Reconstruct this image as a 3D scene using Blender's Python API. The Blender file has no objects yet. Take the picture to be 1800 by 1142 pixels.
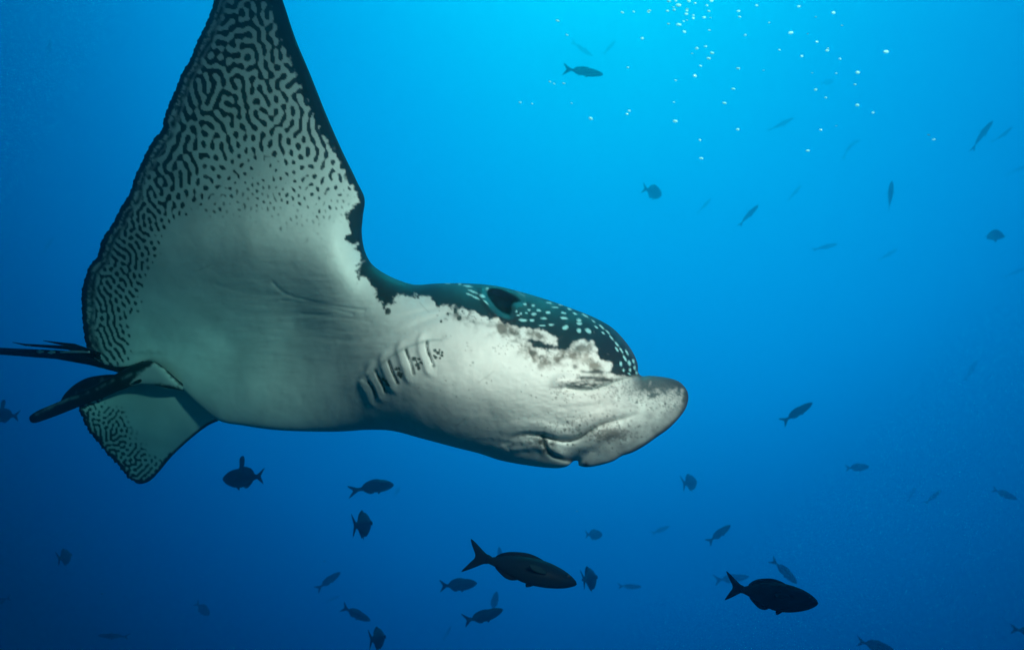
import bpy, math, random
import numpy as np
from mathutils import Vector, Matrix

random.seed(7)
rng = np.random.default_rng(11)
sc = bpy.context.scene
col = sc.collection

# ------------------------------------------------------------------ camera
W, H, F = 1800.0, 1142.0, 1200.0            # photograph size, focal length in its pixels
PITCH = math.radians(15)
cam_d = bpy.data.cameras.new('camera'); cam = bpy.data.objects.new('camera', cam_d); col.objects.link(cam)
cam_d.lens = 24; cam_d.sensor_width = 36; cam_d.clip_start = .05; cam_d.clip_end = 400
cam.location = (0, 0, 0); cam.rotation_euler = (math.radians(90) + PITCH, 0, 0)
sc.camera = cam
cam_d.dof.use_dof = True; cam_d.dof.focus_distance = 1.8; cam_d.dof.aperture_fstop = 4.5
CR = Vector((1, 0, 0)); CU = Vector((0, -math.sin(PITCH), math.cos(PITCH))); CF = Vector((0, math.cos(PITCH), math.sin(PITCH)))
NR, NU, NF = map(np.array, (CR, CU, CF))

def at(px, py, d):                            # point seen at a pixel, d metres in front of the camera
    return CR * ((px - W / 2) / F * d) + CU * ((H / 2 - py) / F * d) + CF * d
def at_np(px, py, d):
    return (((px - W / 2) / F * d)[:, None] * NR + ((H / 2 - py) / F * d)[:, None] * NU + d[:, None] * NF)

# ------------------------------------------------------------------ light and exposure
SUN_EL, SUN_AZ = math.radians(62), math.radians(14)   # azimuth from +Y towards +X
world = bpy.data.worlds.new('World'); sc.world = world; world.use_nodes = True
nt = world.node_tree; nt.nodes.clear()
sky = nt.nodes.new('ShaderNodeTexSky'); sky.sky_type = 'NISHITA'; sky.sun_disc = False
sky.sun_elevation = SUN_EL; sky.sun_rotation = SUN_AZ
mul = nt.nodes.new('ShaderNodeMix'); mul.data_type = 'RGBA'; mul.blend_type = 'MULTIPLY'; mul.inputs[0].default_value = 1
mul.inputs[7].default_value = (.05, .8, 1, 1)        # what metres of sea water let through
bg = nt.nodes.new('ShaderNodeBackground'); bg.inputs[1].default_value = .05
wo = nt.nodes.new('ShaderNodeOutputWorld')
nt.links.new(sky.outputs[0], mul.inputs[6]); nt.links.new(mul.outputs[2], bg.inputs[0]); nt.links.new(bg.outputs[0], wo.inputs[0])

sd = bpy.data.lights.new('sun', 'SUN'); sun = bpy.data.objects.new('sun', sd); col.objects.link(sun)
sd.energy = .7; sd.angle = math.radians(12); sd.color = (.12, .9, 1)
sdir = Vector((math.sin(SUN_AZ) * math.cos(SUN_EL), math.cos(SUN_AZ) * math.cos(SUN_EL), math.sin(SUN_EL)))
sun.rotation_euler = (-sdir).to_track_quat('-Z', 'Y').to_euler()

# the photographer's strobe on its arm, up and to the right of the lens
STROBE_W = 560
ld = bpy.data.lights.new('strobe', 'SPOT'); strobe = bpy.data.objects.new('strobe', ld); col.objects.link(strobe)
ld.energy = STROBE_W; ld.shadow_soft_size = .05; ld.color = (1, .265, .24)
ld.spot_size = math.radians(69); ld.spot_blend = 1
strobe.location = CR * .58 + CU * .50 + CF * .24
aim = at(900, 490, 1.75)
strobe.rotation_euler = (aim - strobe.location).to_track_quat('-Z', 'Y').to_euler()

sc.view_settings.view_transform = 'Standard'; sc.view_settings.look = 'None'
sc.view_settings.exposure = 0; sc.view_settings.gamma = 1; sc.view_settings.use_curve_mapping = False
cy = sc.cycles
cy.max_bounces = 14; cy.volume_bounces = 10; cy.diffuse_bounces = 2; cy.glossy_bounces = 2
cy.use_denoising = True; cy.sample_clamp_indirect = 4

# ------------------------------------------------------------------ helpers
def tag(o, label=None, cat=None, group=None, kind=None):
    if label: o['label'] = label
    if cat: o['category'] = cat
    if group: o['group'] = group
    if kind: o['kind'] = kind
    return o

def mesh(name, v, f, mat=None, parent=None, smooth=True):
    me = bpy.data.meshes.new(name); me.from_pydata([tuple(p) for p in v], [], [tuple(int(i) for i in q) for q in f]); me.update()
    if smooth: me.polygons.foreach_set('use_smooth', [True] * len(me.polygons))
    if mat: me.materials.append(mat)
    o = bpy.data.objects.new(name, me); col.objects.link(o)
    if parent: o.parent = parent
    return o

def empty(name, loc):
    o = bpy.data.objects.new(name, None); col.objects.link(o); o.location = loc; o.empty_display_size = .1
    return o

def mat_new(name):
    m = bpy.data.materials.new(name); m.use_nodes = True
    return m, m.node_tree, m.node_tree.nodes['Principled BSDF']

# ------------------------------------------------------------------ setting: open water
BRIGHT = at(1100, -100, 1).normalized()      # where the daylight comes down brightest
def make_water():
    n_r, n_s = 48, 96; R = 90
    v, f = [], []
    for i in range(n_r + 1):
        el = math.radians(-89.9 + (52 + 89.9) * i / n_r)
        for j in range(n_s):
            a = 2 * math.pi * j / n_s
            v.append((R * math.cos(el) * math.cos(a), R * math.cos(el) * math.sin(a), R * math.sin(el)))
    for i in range(n_r):
        for j in range(n_s):
            k = (j + 1) % n_s
            f.append((i * n_s + j, (i + 1) * n_s + j, (i + 1) * n_s + k, i * n_s + k))
    m = bpy.data.materials.new('open_water'); m.use_nodes = True; t = m.node_tree; t.nodes.clear()
    g = t.nodes.new('ShaderNodeNewGeometry')
    nrm = t.nodes.new('ShaderNodeVectorMath'); nrm.operation = 'NORMALIZE'
    dot = t.nodes.new('ShaderNodeVectorMath'); dot.operation = 'DOT_PRODUCT'; dot.inputs[1].default_value = BRIGHT
    ac = t.nodes.new('ShaderNodeMath'); ac.operation = 'ARCCOSINE'
    sc_ = t.nodes.new('ShaderNodeMath'); sc_.operation = 'DIVIDE'; sc_.inputs[1].default_value = math.pi
    ramp = t.nodes.new('ShaderNodeValToRGB'); ramp.color_ramp.interpolation = 'LINEAR'
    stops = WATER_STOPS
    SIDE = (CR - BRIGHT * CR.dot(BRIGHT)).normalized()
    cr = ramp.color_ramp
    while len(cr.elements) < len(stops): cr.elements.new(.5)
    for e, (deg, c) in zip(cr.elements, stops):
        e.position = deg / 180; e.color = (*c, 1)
    # faint large-scale unevenness of the water body
    nz = t.nodes.new('ShaderNodeTexNoise'); nz.inputs['Scale'].default_value = 2.2; nz.inputs['Detail'].default_value = 3
    mr = t.nodes.new('ShaderNodeMapRange'); mr.inputs['To Min'].default_value = .93; mr.inputs['To Max'].default_value = 1.07
    em = t.nodes.new('ShaderNodeEmission'); out = t.nodes.new('ShaderNodeOutputMaterial')
    L = t.links.new
    L(g.outputs['Position'], nrm.inputs[0]); L(nrm.outputs[0], dot.inputs[0]); L(dot.outputs['Value'], ac.inputs[0])
    dt2 = t.nodes.new('ShaderNodeVectorMath'); dt2.operation = 'DOT_PRODUCT'; dt2.inputs[1].default_value = SIDE
    sq = t.nodes.new('ShaderNodeMath'); sq.operation = 'MULTIPLY'
    ma = t.nodes.new('ShaderNodeMath'); ma.operation = 'MULTIPLY_ADD'; ma.inputs[1].default_value = math.radians(8)
    L(nrm.outputs[0], dt2.inputs[0]); L(dt2.outputs['Value'], sq.inputs[0]); L(dt2.outputs['Value'], sq.inputs[1])
    L(sq.outputs[0], ma.inputs[0]); L(ac.outputs[0], ma.inputs[2]); L(ma.outputs[0], sc_.inputs[0]); L(sc_.outputs[0], ramp.inputs[0]); L(ramp.outputs[0], em.inputs[0])
    L(nrm.outputs[0], nz.inputs['Vector']); L(nz.outputs[0], mr.inputs[0]); L(mr.outputs[0], em.inputs[1])
    L(em.outputs[0], out.inputs[0])
    m.cycles.emission_sampling = 'NONE'
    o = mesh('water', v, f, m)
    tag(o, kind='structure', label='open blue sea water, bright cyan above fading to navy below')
def lin(r, g, b):
    return tuple((c / 255 / 12.92 if c < 10 else ((c / 255 + .055) / 1.055) ** 2.4) for c in (r, g, b))
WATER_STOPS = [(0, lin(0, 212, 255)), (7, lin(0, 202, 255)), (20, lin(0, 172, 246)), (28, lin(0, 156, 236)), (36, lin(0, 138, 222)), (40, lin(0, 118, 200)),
               (45, lin(0, 97, 175)), (51, lin(0, 84, 160)), (54, lin(0, 70, 140)), (59, lin(0, 52, 118)), (67, lin(0, 16, 60)), (88, lin(0, 6, 24)), (112, lin(0, 44, 64)), (180, lin(0, 53, 73))]  # last stops brighten the unseen water behind camera as added fill for belly
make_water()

def make_haze():
    x0, x1, y0, y1, z0, z1 = -34, 34, -4, 38, -17, 28
    v = [(x, y, z) for x in (x0, x1) for y in (y0, y1) for z in (z0, z1)]
    f = [(0, 1, 3, 2), (4, 6, 7, 5), (0, 4, 5, 1), (2, 3, 7, 6), (0, 2, 6, 4), (1, 5, 7, 3)]
    m = bpy.data.materials.new('water_haze'); m.use_nodes = True; t = m.node_tree; t.nodes.clear()
    pv = t.nodes.new('ShaderNodeVolumePrincipled'); out = t.nodes.new('ShaderNodeOutputMaterial')
    pv.inputs['Color'].default_value = (.012, .088, .094, 1)
    pv.inputs['Density'].default_value = .5
    pv.inputs['Anisotropy'].default_value = .94
    pv.inputs['Absorption Color'].default_value = (0, 1, 1, 1)
    t.links.new(pv.outputs[0], out.inputs['Volume'])
    o = mesh('haze', v, f, m, smooth=False)
    tag(o, kind='stuff', label='blue haze of the sea water that far fish fade into')
make_haze()

# ------------------------------------------------------------------ numpy fields for the ray
def catmull(pts, step=4.0, closed=True):
    P = np.array(pts, float); n = len(P); out = []
    rngi = range(n) if closed else range(n - 1)
    for i in rngi:
        if closed: p0, p1, p2, p3 = P[(i - 1) % n], P[i], P[(i + 1) % n], P[(i + 2) % n]
        else: p0, p1, p2, p3 = P[max(i - 1, 0)], P[i], P[i + 1], P[min(i + 2, n - 1)]
        L = np.linalg.norm(p2 - p1); k = max(1, int(L / step))
        # centripetal parametrisation avoids loops at uneven spacing
        a = .5
        t0 = 0; t1 = t0 + max(np.linalg.norm(p1 - p0), 1e-3) ** a; t2 = t1 + max(L, 1e-3) ** a; t3 = t2 + max(np.linalg.norm(p3 - p2), 1e-3) ** a
        for s in range(k):
            t = t1 + (t2 - t1) * s / k
            A1 = (t1 - t) / (t1 - t0) * p0 + (t - t0) / (t1 - t0) * p1; A2 = (t2 - t) / (t2 - t1) * p1 + (t - t1) / (t2 - t1) * p2
            A3 = (t3 - t) / (t3 - t2) * p2 + (t - t2) / (t3 - t2) * p3
            B1 = (t2 - t) / (t2 - t0) * A1 + (t - t0) / (t2 - t0) * A2; B2 = (t3 - t) / (t3 - t1) * A2 + (t - t1) / (t3 - t1) * A3
            out.append((t2 - t) / (t2 - t1) * B1 + (t - t1) / (t2 - t1) * B2)
    if not closed: out.append(P[-1])
    return np.array(out)

def nearest(X, Y, poly, closed=True):
    """distance to a polyline, the nearest point and its arclength, for each point"""
    A = poly; B = np.roll(poly, -1, 0)
    if not closed: A, B = A[:-1], B[:-1]
    seg = np.linalg.norm(B - A, axis=1); S = np.concatenate([[0], np.cumsum(seg)])[:-1]
    best = np.full(X.shape, 1e18); bx = np.zeros_like(X); by = np.zeros_like(X); bs = np.zeros_like(X)
    for (ax, ay), (cx, cy_), l, s in zip(A, B, seg, S):
        if l < 1e-9: continue
        dx, dy = cx - ax, cy_ - ay
        t = np.clip(((X - ax) * dx + (Y - ay) * dy) / (l * l), 0, 1)
        qx, qy = ax + t * dx, ay + t * dy
        d = (X - qx) ** 2 + (Y - qy) ** 2
        m = d < best
        best = np.where(m, d, best); bx = np.where(m, qx, bx); by = np.where(m, qy, by); bs = np.where(m, s + t * l, bs)
    return np.sqrt(best), bx, by, bs

def inside(X, Y, poly):
    r = np.zeros(X.shape, bool); n = len(poly)
    for i in range(n):
        x0, y0 = poly[i]; x1, y1 = poly[(i + 1) % n]
        if y0 == y1: continue
        c = ((y0 > Y) != (y1 > Y)) & (X < (x1 - x0) * (Y - y0) / (y1 - y0) + x0)
        r ^= c
    return r

def tps(ctrl, X, Y, smooth=1e-3):
    C = np.array(ctrl, float); P = C[:, :2] / 500; z = C[:, 2]; n = len(P)
    def U(r2): return np.where(r2 > 0, r2 * np.log(np.maximum(r2, 1e-12)), 0)
    K = U(((P[:, None] - P[None]) ** 2).sum(-1)) + np.eye(n) * smooth
    A = np.block([[K, np.c_[np.ones(n), P]], [np.r_[np.ones((1, n)), P.T], np.zeros((3, 3))]])
    w = np.linalg.lstsq(A, np.r_[z, 0, 0, 0], rcond=None)[0]
    x, y = X / 500, Y / 500
    out = w[n] + w[n + 1] * x + w[n + 2] * y
    for i in range(n): out = out + w[i] * U((x - P[i, 0]) ** 2 + (y - P[i, 1]) ** 2)
    return out

def sstep(a, b, x):
    t = np.clip((x - a) / (b - a), 0, 1); return t * t * (3 - 2 * t)

def fields(shape, step, period, sx=1.0, sy=1.0, seed=0):
    """smooth noise, unit variance, with the wavelength period (photo pixels)"""
    r = np.random.default_rng(seed); h, w = shape
    fy = np.fft.fftfreq(h, step)[:, None] * sy; fx = np.fft.rfftfreq(w, step)[None] * sx
    k = np.sqrt(fx ** 2 + fy ** 2)
    n = np.fft.irfft2(np.fft.rfft2(r.standard_normal(shape)) * np.exp(-(k * period) ** 2 * 1.5), s=shape)
    return (n - n.mean()) / n.std()

def fbm(shape, step, period, octs=4, seed=0, sx=1., sy=1.):
    o = 0; a = 1
    for i in range(octs): o = o + a * fields(shape, step, period / 2 ** i, sx, sy, seed + i * 13); a *= .55
    return o / 1.3

def turing(shape, step, periods, weight, bias, iters=40, seed=3, sy=1.0, ang=0, grain=0):
    """self-organised maze: lines where the bias is near nought, dots where it is low"""
    h, w = shape
    fy = np.fft.fftfreq(h, step)[:, None]; fx = np.fft.rfftfreq(w, step)[None]; ca, sa = math.cos(ang), math.sin(ang)
    k = np.sqrt((fx * ca + fy * sa) ** 2 + ((fy * ca - fx * sa) * sy) ** 2)
    aniso = 1 - grain * ((fy * ca - fx * sa) * sy) ** 2 / np.maximum(k, 1e-6) ** 2
    filt = [np.exp(-((k - 1 / p) * p / .42) ** 2) * aniso - .12 for p in periods]
    u = np.random.default_rng(seed).standard_normal(shape) * .3
    for i in range(iters):
        U_ = np.fft.rfft2(u)
        a = sum(wt * np.fft.irfft2(U_ * f_, s=shape) for wt, f_ in zip(weight, filt))
        u = np.tanh(2.1 * a + bias)
    return u

CENTRE = at(620, 560, 1.95)                   # the ray's own origin
NC = np.array(CENTRE)

class Sheet:
    """a fish's body as a closed shell: a middle surface, a thickness and a rounded rim all round its outline"""
    def __init__(s, outline, step, mid, thick, rim, step_out=3.0, ruffle=None):
        s.poly = catmull(outline, step_out)
        if ruffle:                            # finely scalloped hind margin
            q = np.roll(s.poly, -1, 0) - np.roll(s.poly, 1, 0); q /= np.linalg.norm(q, axis=1)[:, None] + 1e-9
            i = np.arange(len(s.poly)); a = np.sin(i * 2.35) + .7 * np.sin(i * 1.13 + 1) + .5 * np.sin(i * .37)
            s.poly = s.poly + np.c_[q[:, 1], -q[:, 0]] * (a * ruffle(s.poly))[:, None]
        x0, y0 = s.poly.min(0) - 2 * step; x1, y1 = s.poly.max(0) + 2 * step
        s.xs = np.arange(x0, x1 + step, step); s.ys = np.arange(y0, y1 + step, step)
        s.X, s.Y = np.meshgrid(s.xs, s.ys); s.step = step; s.shape = s.X.shape
        s.d, s.bx, s.by, s.arc = nearest(s.X, s.Y, s.poly)
        s.ins = inside(s.X, s.Y, s.poly)
        s.d = np.where(s.ins, s.d, 0)
        s.M = tps(mid, s.X, s.Y); s.T = np.maximum(tps(thick, s.X, s.Y), .0025); s.R = np.maximum(tps(rim, s.X, s.Y), 4)
        q = np.clip(s.d / s.R, 0, 1)
        s.prof = np.sqrt(1 - (1 - q) ** 2) ** .9
        s.disp = np.zeros(s.shape)            # relief on the side towards the lens, metres, + is away
    def build(s, name, mat, parent, colour, back_colour, back_scale=1.0, gloss=None):
        I = s.ins; h, w = s.shape
        cell = I[:-1, :-1] | I[1:, :-1] | I[:-1, 1:] | I[1:, 1:]
        used = np.zeros(s.shape, bool)
        for a, b in ((0, 0), (1, 0), (0, 1), (1, 1)): used[a:h - 1 + a, b:w - 1 + b] |= cell
        rim = used & ~I
        X = np.where(rim, s.bx, s.X); Y = np.where(rim, s.by, s.Y)
        # verts very close to the rim slide onto it a little so no slivers stay
        front = s.M - s.T * s.prof + s.disp * np.minimum(1, s.d / 6)
        back = s.M + s.T * s.prof * back_scale
        idf = np.full(s.shape, -1); idf[used] = np.arange(used.sum()); nf = used.sum()
        idb = idf.copy(); inn = used & I; idb[inn] = nf + np.arange(inn.sum())
        V = np.r_[at_np(X[used], Y[used], front[used]), at_np(X[inn], Y[inn], back[inn])] - NC
        r, c = np.nonzero(cell)
        fa = np.c_[idf[r, c], idf[r + 1, c], idf[r + 1, c + 1], idf[r, c + 1]]
        ba = np.c_[idb[r, c], idb[r, c + 1], idb[r + 1, c + 1], idb[r + 1, c]]
        me = bpy.data.meshes.new(name)
        faces = np.r_[fa, ba].astype(np.int32)
        me.vertices.add(len(V)); me.vertices.foreach_set('co', V.astype(np.float32).ravel())
        me.loops.add(faces.size); me.loops.foreach_set('vertex_index', faces.ravel())
        me.polygons.add(len(faces)); me.polygons.foreach_set('loop_start', np.arange(0, faces.size, 4, dtype=np.int32))
        me.polygons.foreach_set('use_smooth', np.ones(len(faces), bool))
        me.update(calc_edges=True); me.validate()
        C = np.r_[colour[used], back_colour[inn]]
        at_ = me.color_attributes.new('skin', 'FLOAT_COLOR', 'POINT')
        at_.data.foreach_set('color', np.c_[C, np.r_[gloss[used], np.ones(inn.sum())] if gloss is not None else np.ones(len(C))].astype(np.float32).ravel())
        me.materials.append(mat)
        o = bpy.data.objects.new(name, me); col.objects.link(o); o.parent = parent
        s.front = front
        return o
    def surf(s, px, py):                      # depth of the front skin under a pixel
        j = int(round((px - s.xs[0]) / s.step)); i = int(round((py - s.ys[0]) / s.step))
        return float(s.front[np.clip(i, 0, s.shape[0] - 1), np.clip(j, 0, s.shape[1] - 1)])

def skin_material(name, rough=.5, bump=.12, scale=140, spec=.18):
    m, t, b = mat_new(name); L = t.links.new
    a = t.nodes.new('ShaderNodeAttribute'); a.attribute_name = 'skin'
    tc = t.nodes.new('ShaderNodeTexCoord')
    n1 = t.nodes.new('ShaderNodeTexNoise'); n1.inputs['Scale'].default_value = scale; n1.inputs['Detail'].default_value = 5
    n2 = t.nodes.new('ShaderNodeTexNoise'); n2.inputs['Scale'].default_value = 9; n2.inputs['Detail'].default_value = 4
    L(tc.outputs['Object'], n1.inputs['Vector']); L(tc.outputs['Object'], n2.inputs['Vector'])
    mr = t.nodes.new('ShaderNodeMapRange'); mr.inputs['From Min'].default_value = .3; mr.inputs['From Max'].default_value = .7
    mr.inputs['To Min'].default_value = .88; mr.inputs['To Max'].default_value = 1.06
    L(n2.outputs[0], mr.inputs[0])
    mx = t.nodes.new('ShaderNodeMix'); mx.data_type = 'RGBA'; mx.blend_type = 'MULTIPLY'; mx.inputs[0].default_value = 1
    L(a.outputs['Color'], mx.inputs[6]); L(mr.outputs[0], mx.inputs[7]); L(mx.outputs[2], b.inputs['Base Color'])
    bp = t.nodes.new('ShaderNodeBump'); bp.inputs['Strength'].default_value = bump; bp.inputs['Distance'].default_value = .002
    L(n1.outputs[0], bp.inputs['Height']); L(bp.outputs[0], b.inputs['Normal'])
    gm = t.nodes.new('ShaderNodeMath'); gm.operation = 'MULTIPLY'; gm.inputs[1].default_value = spec
    L(a.outputs['Alpha'], gm.inputs[0]); L(gm.outputs[0], b.inputs['Specular IOR Level'])
    b.inputs['Roughness'].default_value = rough
    return m

def tube(path, radii, seg=10, flat=1.0):
    """closed tapering tube along world points"""
    P = [Vector(p) for p in path]; v, f = [], []
    for i, p in enumerate(P):
        tdir = (P[min(i + 1, len(P) - 1)] - P[max(i - 1, 0)]).normalized()
        a = tdir.cross(CF).normalized(); b = tdir.cross(a).normalized()
        for k in range(seg):
            an = 2 * math.pi * k / seg
            v.append(p + a * math.cos(an) * radii[i] + b * math.sin(an) * radii[i] * flat)
    for i in range(len(P) - 1):
        for k in range(seg):
            q = (k + 1) % seg
            f.append((i * seg + k, (i + 1) * seg + k, (i + 1) * seg + q, i * seg + q))
    f.append(tuple(range(seg))); f.append(tuple(reversed(range((len(P) - 1) * seg, len(P) * seg))))
    return v, f

M_SKIN = skin_material('ray_skin')
M_DARK, _, _b = mat_new('ray_dark_skin'); _b.inputs['Base Color'].default_value = (.005, .008, .011, 1); _b.inputs['Roughness'].default_value = .6; _b.inputs['Specular IOR Level'].default_value = 0
M_SLIT, _, _b = mat_new('ray_slit_skin'); _b.inputs['Base Color'].default_value = (.05, .055, .05, 1); _b.inputs['Roughness'].default_value = .5

# ------------------------------------------------------------------ the eagle ray
ray = empty('eagle_ray', CENTRE)
tag(ray, 'large spotted eagle ray gliding past with white belly in view, one wing raised', 'ray')

OUT = [(378,-5),(365.6,35),(350,66),(336,101),(321.8,126),(312,148),(302.5,171.6),(288,208),(285,229),(271,243),(250,283.7),(240,303.5),
       (229.6,335),(212,366.5),(194.6,398),(178,425),(170,453),(157.8,467),(149,489),(144,514),(143.5,545),(145.5,562),(149,598),(158,619),
       (173.6,635),(195,643),(222,644),(248,637),(262,634),(276,640),(292,654),(318,680),(350,712),(385,739),(430,748),(480,755),(540,758),(600,758),(650,755),
       (690,757),(740,770),(800,786),(840,796),(881,809),(934,818.5),(966,822),(985,822),(998,818.5),(1009,809.5),(1016.5,810),(1017,817),(1032,820.5),(1061,815.5),(1080,809),(1092,801.5),(1111,795),(1133,783),
       (1155,767.5),(1174,754),(1193,735),(1206,716),(1210,698),(1207,685),(1196,672),(1186,667),(1170,663),(1143,660),(1128,660.5),(1122,655),(1121,640),(1113,620),(1097,597),(1075,575),(1045,558),
       (1000,540),(960,526),(920,514),(870,502),(820,498),(770,498),(728,500),(700,492),(670,477),(652,462),(641,440),(636,410),
       (638,380),(641,350),(628,320),(600,262),(575,205),(545,130),(520,70),(500,10),(488,-25),(470,-70),(450,-112),(430,-132),(412,-112),(395,-60)]
MID = [(430,-120,2.16),(400,0,2.10),(480,0,2.06),(340,120,2.10),(520,100,1.99),(250,290,2.22),(420,250,2.04),(570,220,1.94),(635,350,1.90),
       (170,450,2.30),(260,440,2.17),(350,430,2.05),(440,430,1.95),(520,420,1.89),(590,430,1.88),(640,440,1.92),(150,600,2.43),(270,600,2.40),(400,600,2.36),(400,520,2.20),(520,560,2.14),(520,640,2.17),(440,680,2.26),(600,480,1.90),(620,600,1.94),
       (240,640,2.40),(330,690,2.35),(385,740,2.31),(480,755,2.20),(600,758,2.06),(700,500,1.88),(700,640,1.80),(700,757,1.90),
       (850,500,1.84),(850,650,1.73),(860,800,1.82),(1000,540,1.80),(1000,680,1.69),(985,820,1.76),(1120,600,1.76),(1120,660,1.71),
       (1205,680,1.70),(1150,752,1.72),(1080,760,1.70),(1040,818,1.74)]
THK = [(430,-120,.006),(400,0,.010),(480,0,.014),(340,120,.010),(520,100,.018),(250,290,.012),(420,250,.022),(570,220,.024),(635,350,.032),
       (150,450,.010),(350,430,.034),(500,420,.045),(640,440,.075),(590,430,.07),(150,600,.008),(270,600,.03),(400,600,.085),(520,560,.09),(560,660,.13),
       (240,640,.012),(330,690,.03),(385,740,.06),(480,755,.10),(600,758,.14),(700,500,.11),(700,640,.145),(700,757,.15),
       (850,500,.14),(850,650,.165),(860,800,.13),(1000,540,.13),(1000,660,.13),(985,820,.075),(1110,600,.10),(1120,660,.055),
       (1205,680,.032),(1165,752,.075),(1080,770,.09),(1040,818,.045)]
RIM = [(430,-120,8),(400,0,10),(480,0,14),(340,120,10),(520,100,16),(250,290,10),(570,220,18),(635,350,22),(150,450,10),(640,440,70),(620,380,45),
       (150,600,10),(240,640,14),(330,690,35),(400,745,60),(480,755,90),(600,758,115),(700,757,120),(700,500,62),(770,500,85),(850,500,95),(860,800,115),
       (1000,540,100),(985,820,70),(1120,600,85),(1125,655,40),(1205,680,40),(1165,752,75),(1080,790,85),(1040,818,40),(700,640,110),(400,300,14),(350,500,30)]
B = Sheet(OUT, 2.0, MID, THK, RIM, ruffle=lambda p: 1.0 * (p[:, 0] < 400) * (p[:, 1] < 632) * (p[:, 1] > -10))
X, Y, D = B.X, B.Y, B.d
sh = B.shape
n_fine = fbm(sh, 2, 14, 4, 5); n_mid = fbm(sh, 2, 40, 4, 21); n_big = fbm(sh, 2, 140, 3, 41); n_tiny = fields(sh, 2, 5, seed=77)
def z4(x, y): return 250 + x / 2.855, y / 2.855                       # readings taken in enlargements
def zg(x, y): return 640 + x / 4.758, 480 + y / 4.758
def zh(x, y): return 840 + x / 3.1725, 480 + y / 3.1725
def curve_d(pts, closed=False, step=3):
    return nearest(X, Y, catmull(pts, step, closed), closed)

# --- relief: gill slits, mouth, creases, wrinkles, spiracle
GILLS = [[zg(525,575), zg(530,640), zg(560,720), zg(578,775)], [zg(350,640), zg(375,720), zg(402,790), zg(412,838)],
         [zg(205,735), zg(235,820), zg(265,890), zg(278,918)], [zg(95,820), zg(130,890), zg(163,950), zg(176,992)],
         [zg(38,912), zg(72,962), zg(98,1032)]]
gill_dark = np.zeros(sh)
for gq in GILLS:
    dd, bx, by, s_ = curve_d(gq)
    B.disp += .0045 * np.exp(-(dd / 2.4) ** 2)
    side = (X - bx)                                                    # the flap behind each slit lifts towards it
    B.disp -= .0055 * np.exp(-((side + 13) / 12) ** 2) * np.exp(-np.maximum(dd - 14, 0) ** 2 / 30) * (side < 6)
    gill_dark = np.maximum(gill_dark, np.exp(-(dd / 2.7) ** 4) * np.clip(.85 + .3 * n_fine, 0, 1))
    for e in (gq[0], gq[-1]):
        gill_dark = np.maximum(gill_dark, np.exp(-(((X - e[0]) ** 2 + (Y - e[1]) ** 2) / 9)) * .9)
GTOP = [zg(0,905), zg(40,880), zg(95,805), zg(205,712), zg(350,625), zg(540,565), zg(640,560)]
dg, gx, gy, _s = curve_d(GTOP)
B.disp += np.where(Y < gy, .006, 0) * np.exp(-(dg / 10) ** 2) * sstep(0, 4, gy - Y) + .0015 * np.exp(-(dg / 2.5) ** 2)
MOUTH = [zh(150,935), zh(180,920), zh(250,900), zh(350,905), zh(420,925), zh(500,936), zh(560,920), zh(620,880), zh(680,845), zh(760,820), zh(850,795), zh(900,775)]
dm, mx_, my_, ms = curve_d(MOUTH)
mlen = ms.max()
mfade = np.sin(np.clip(ms / mlen, 0, 1) * math.pi) ** .6
B.disp += mfade * (.012 * np.exp(-(dm / 4.5) ** 2) - .010 * np.exp(-((Y - my_ - 17) / 12) ** 2) * np.exp(-np.maximum(dm - 22, 0) ** 2 / 90) - .007 * np.exp(-((Y - my_ + 16) / 12) ** 2) * np.exp(-np.maximum(dm - 20, 0) ** 2 / 90))
CORNER = [zh(362,905), zh(372,950), zh(398,1000), zh(470,1035), zh(548,1046)]
dc, cx_, cy2, cs = curve_d(CORNER)
B.disp += .009 * np.exp(-(dc / 4.5) ** 2)
for pts, a, w_ in (([zh(150,950), zh(220,930), zh(300,925), zh(360,935)], .003, 4), ([zh(170,975), zh(240,950), zh(330,945)], .0025, 4),
                   ([zh(400,930), zh(460,980), zh(560,1000), zh(640,990)], .003, 8), ([zh(520,680), zh(640,672), zh(760,640)], .002, 5),
                   ([zh(430,760), zh(520,745), zh(640,740)], .0015, 5), ([zh(470,700), zh(560,700), zh(660,690)], .0012, 5)):
    q = curve_d(pts)[0]; B.disp += a * np.exp(-(q / w_) ** 2)
CREASE = [zh(495,640), zh(560,652), zh(640,648), zh(700,630), zh(760,608), zh(830,584), zh(900,573)]
dk, kx, ky, ks = curve_d(CREASE)
B.disp += .012 * np.exp(-(dk / 4) ** 2) - .012 * np.exp(-((ky - Y - 14) / 12) ** 2) * (Y < ky) * np.exp(-np.maximum(dk - 20, 0) ** 2 / 80)
SPIR = catmull([zh(52,88), zh(110,80), zh(180,108), zh(245,158), zh(200,170), zh(190,190), zh(192,215), zh(180,236), zh(150,231), zh(110,205), zh(72,160), zh(48,120)], 3)
dsp = nearest(X, Y, SPIR)[0] * np.where(inside(X, Y, SPIR), 1, -1)
B.disp += .03 * sstep(-3, 16, dsp) - .006 * np.exp(-((dsp + 8) / 5) ** 2)
# brow behind the eye and the shallow hollow below the wing root
B.disp -= .014 * np.exp(-((X - 1030) / 26) ** 2 - ((Y - 622) / 20) ** 2)
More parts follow.
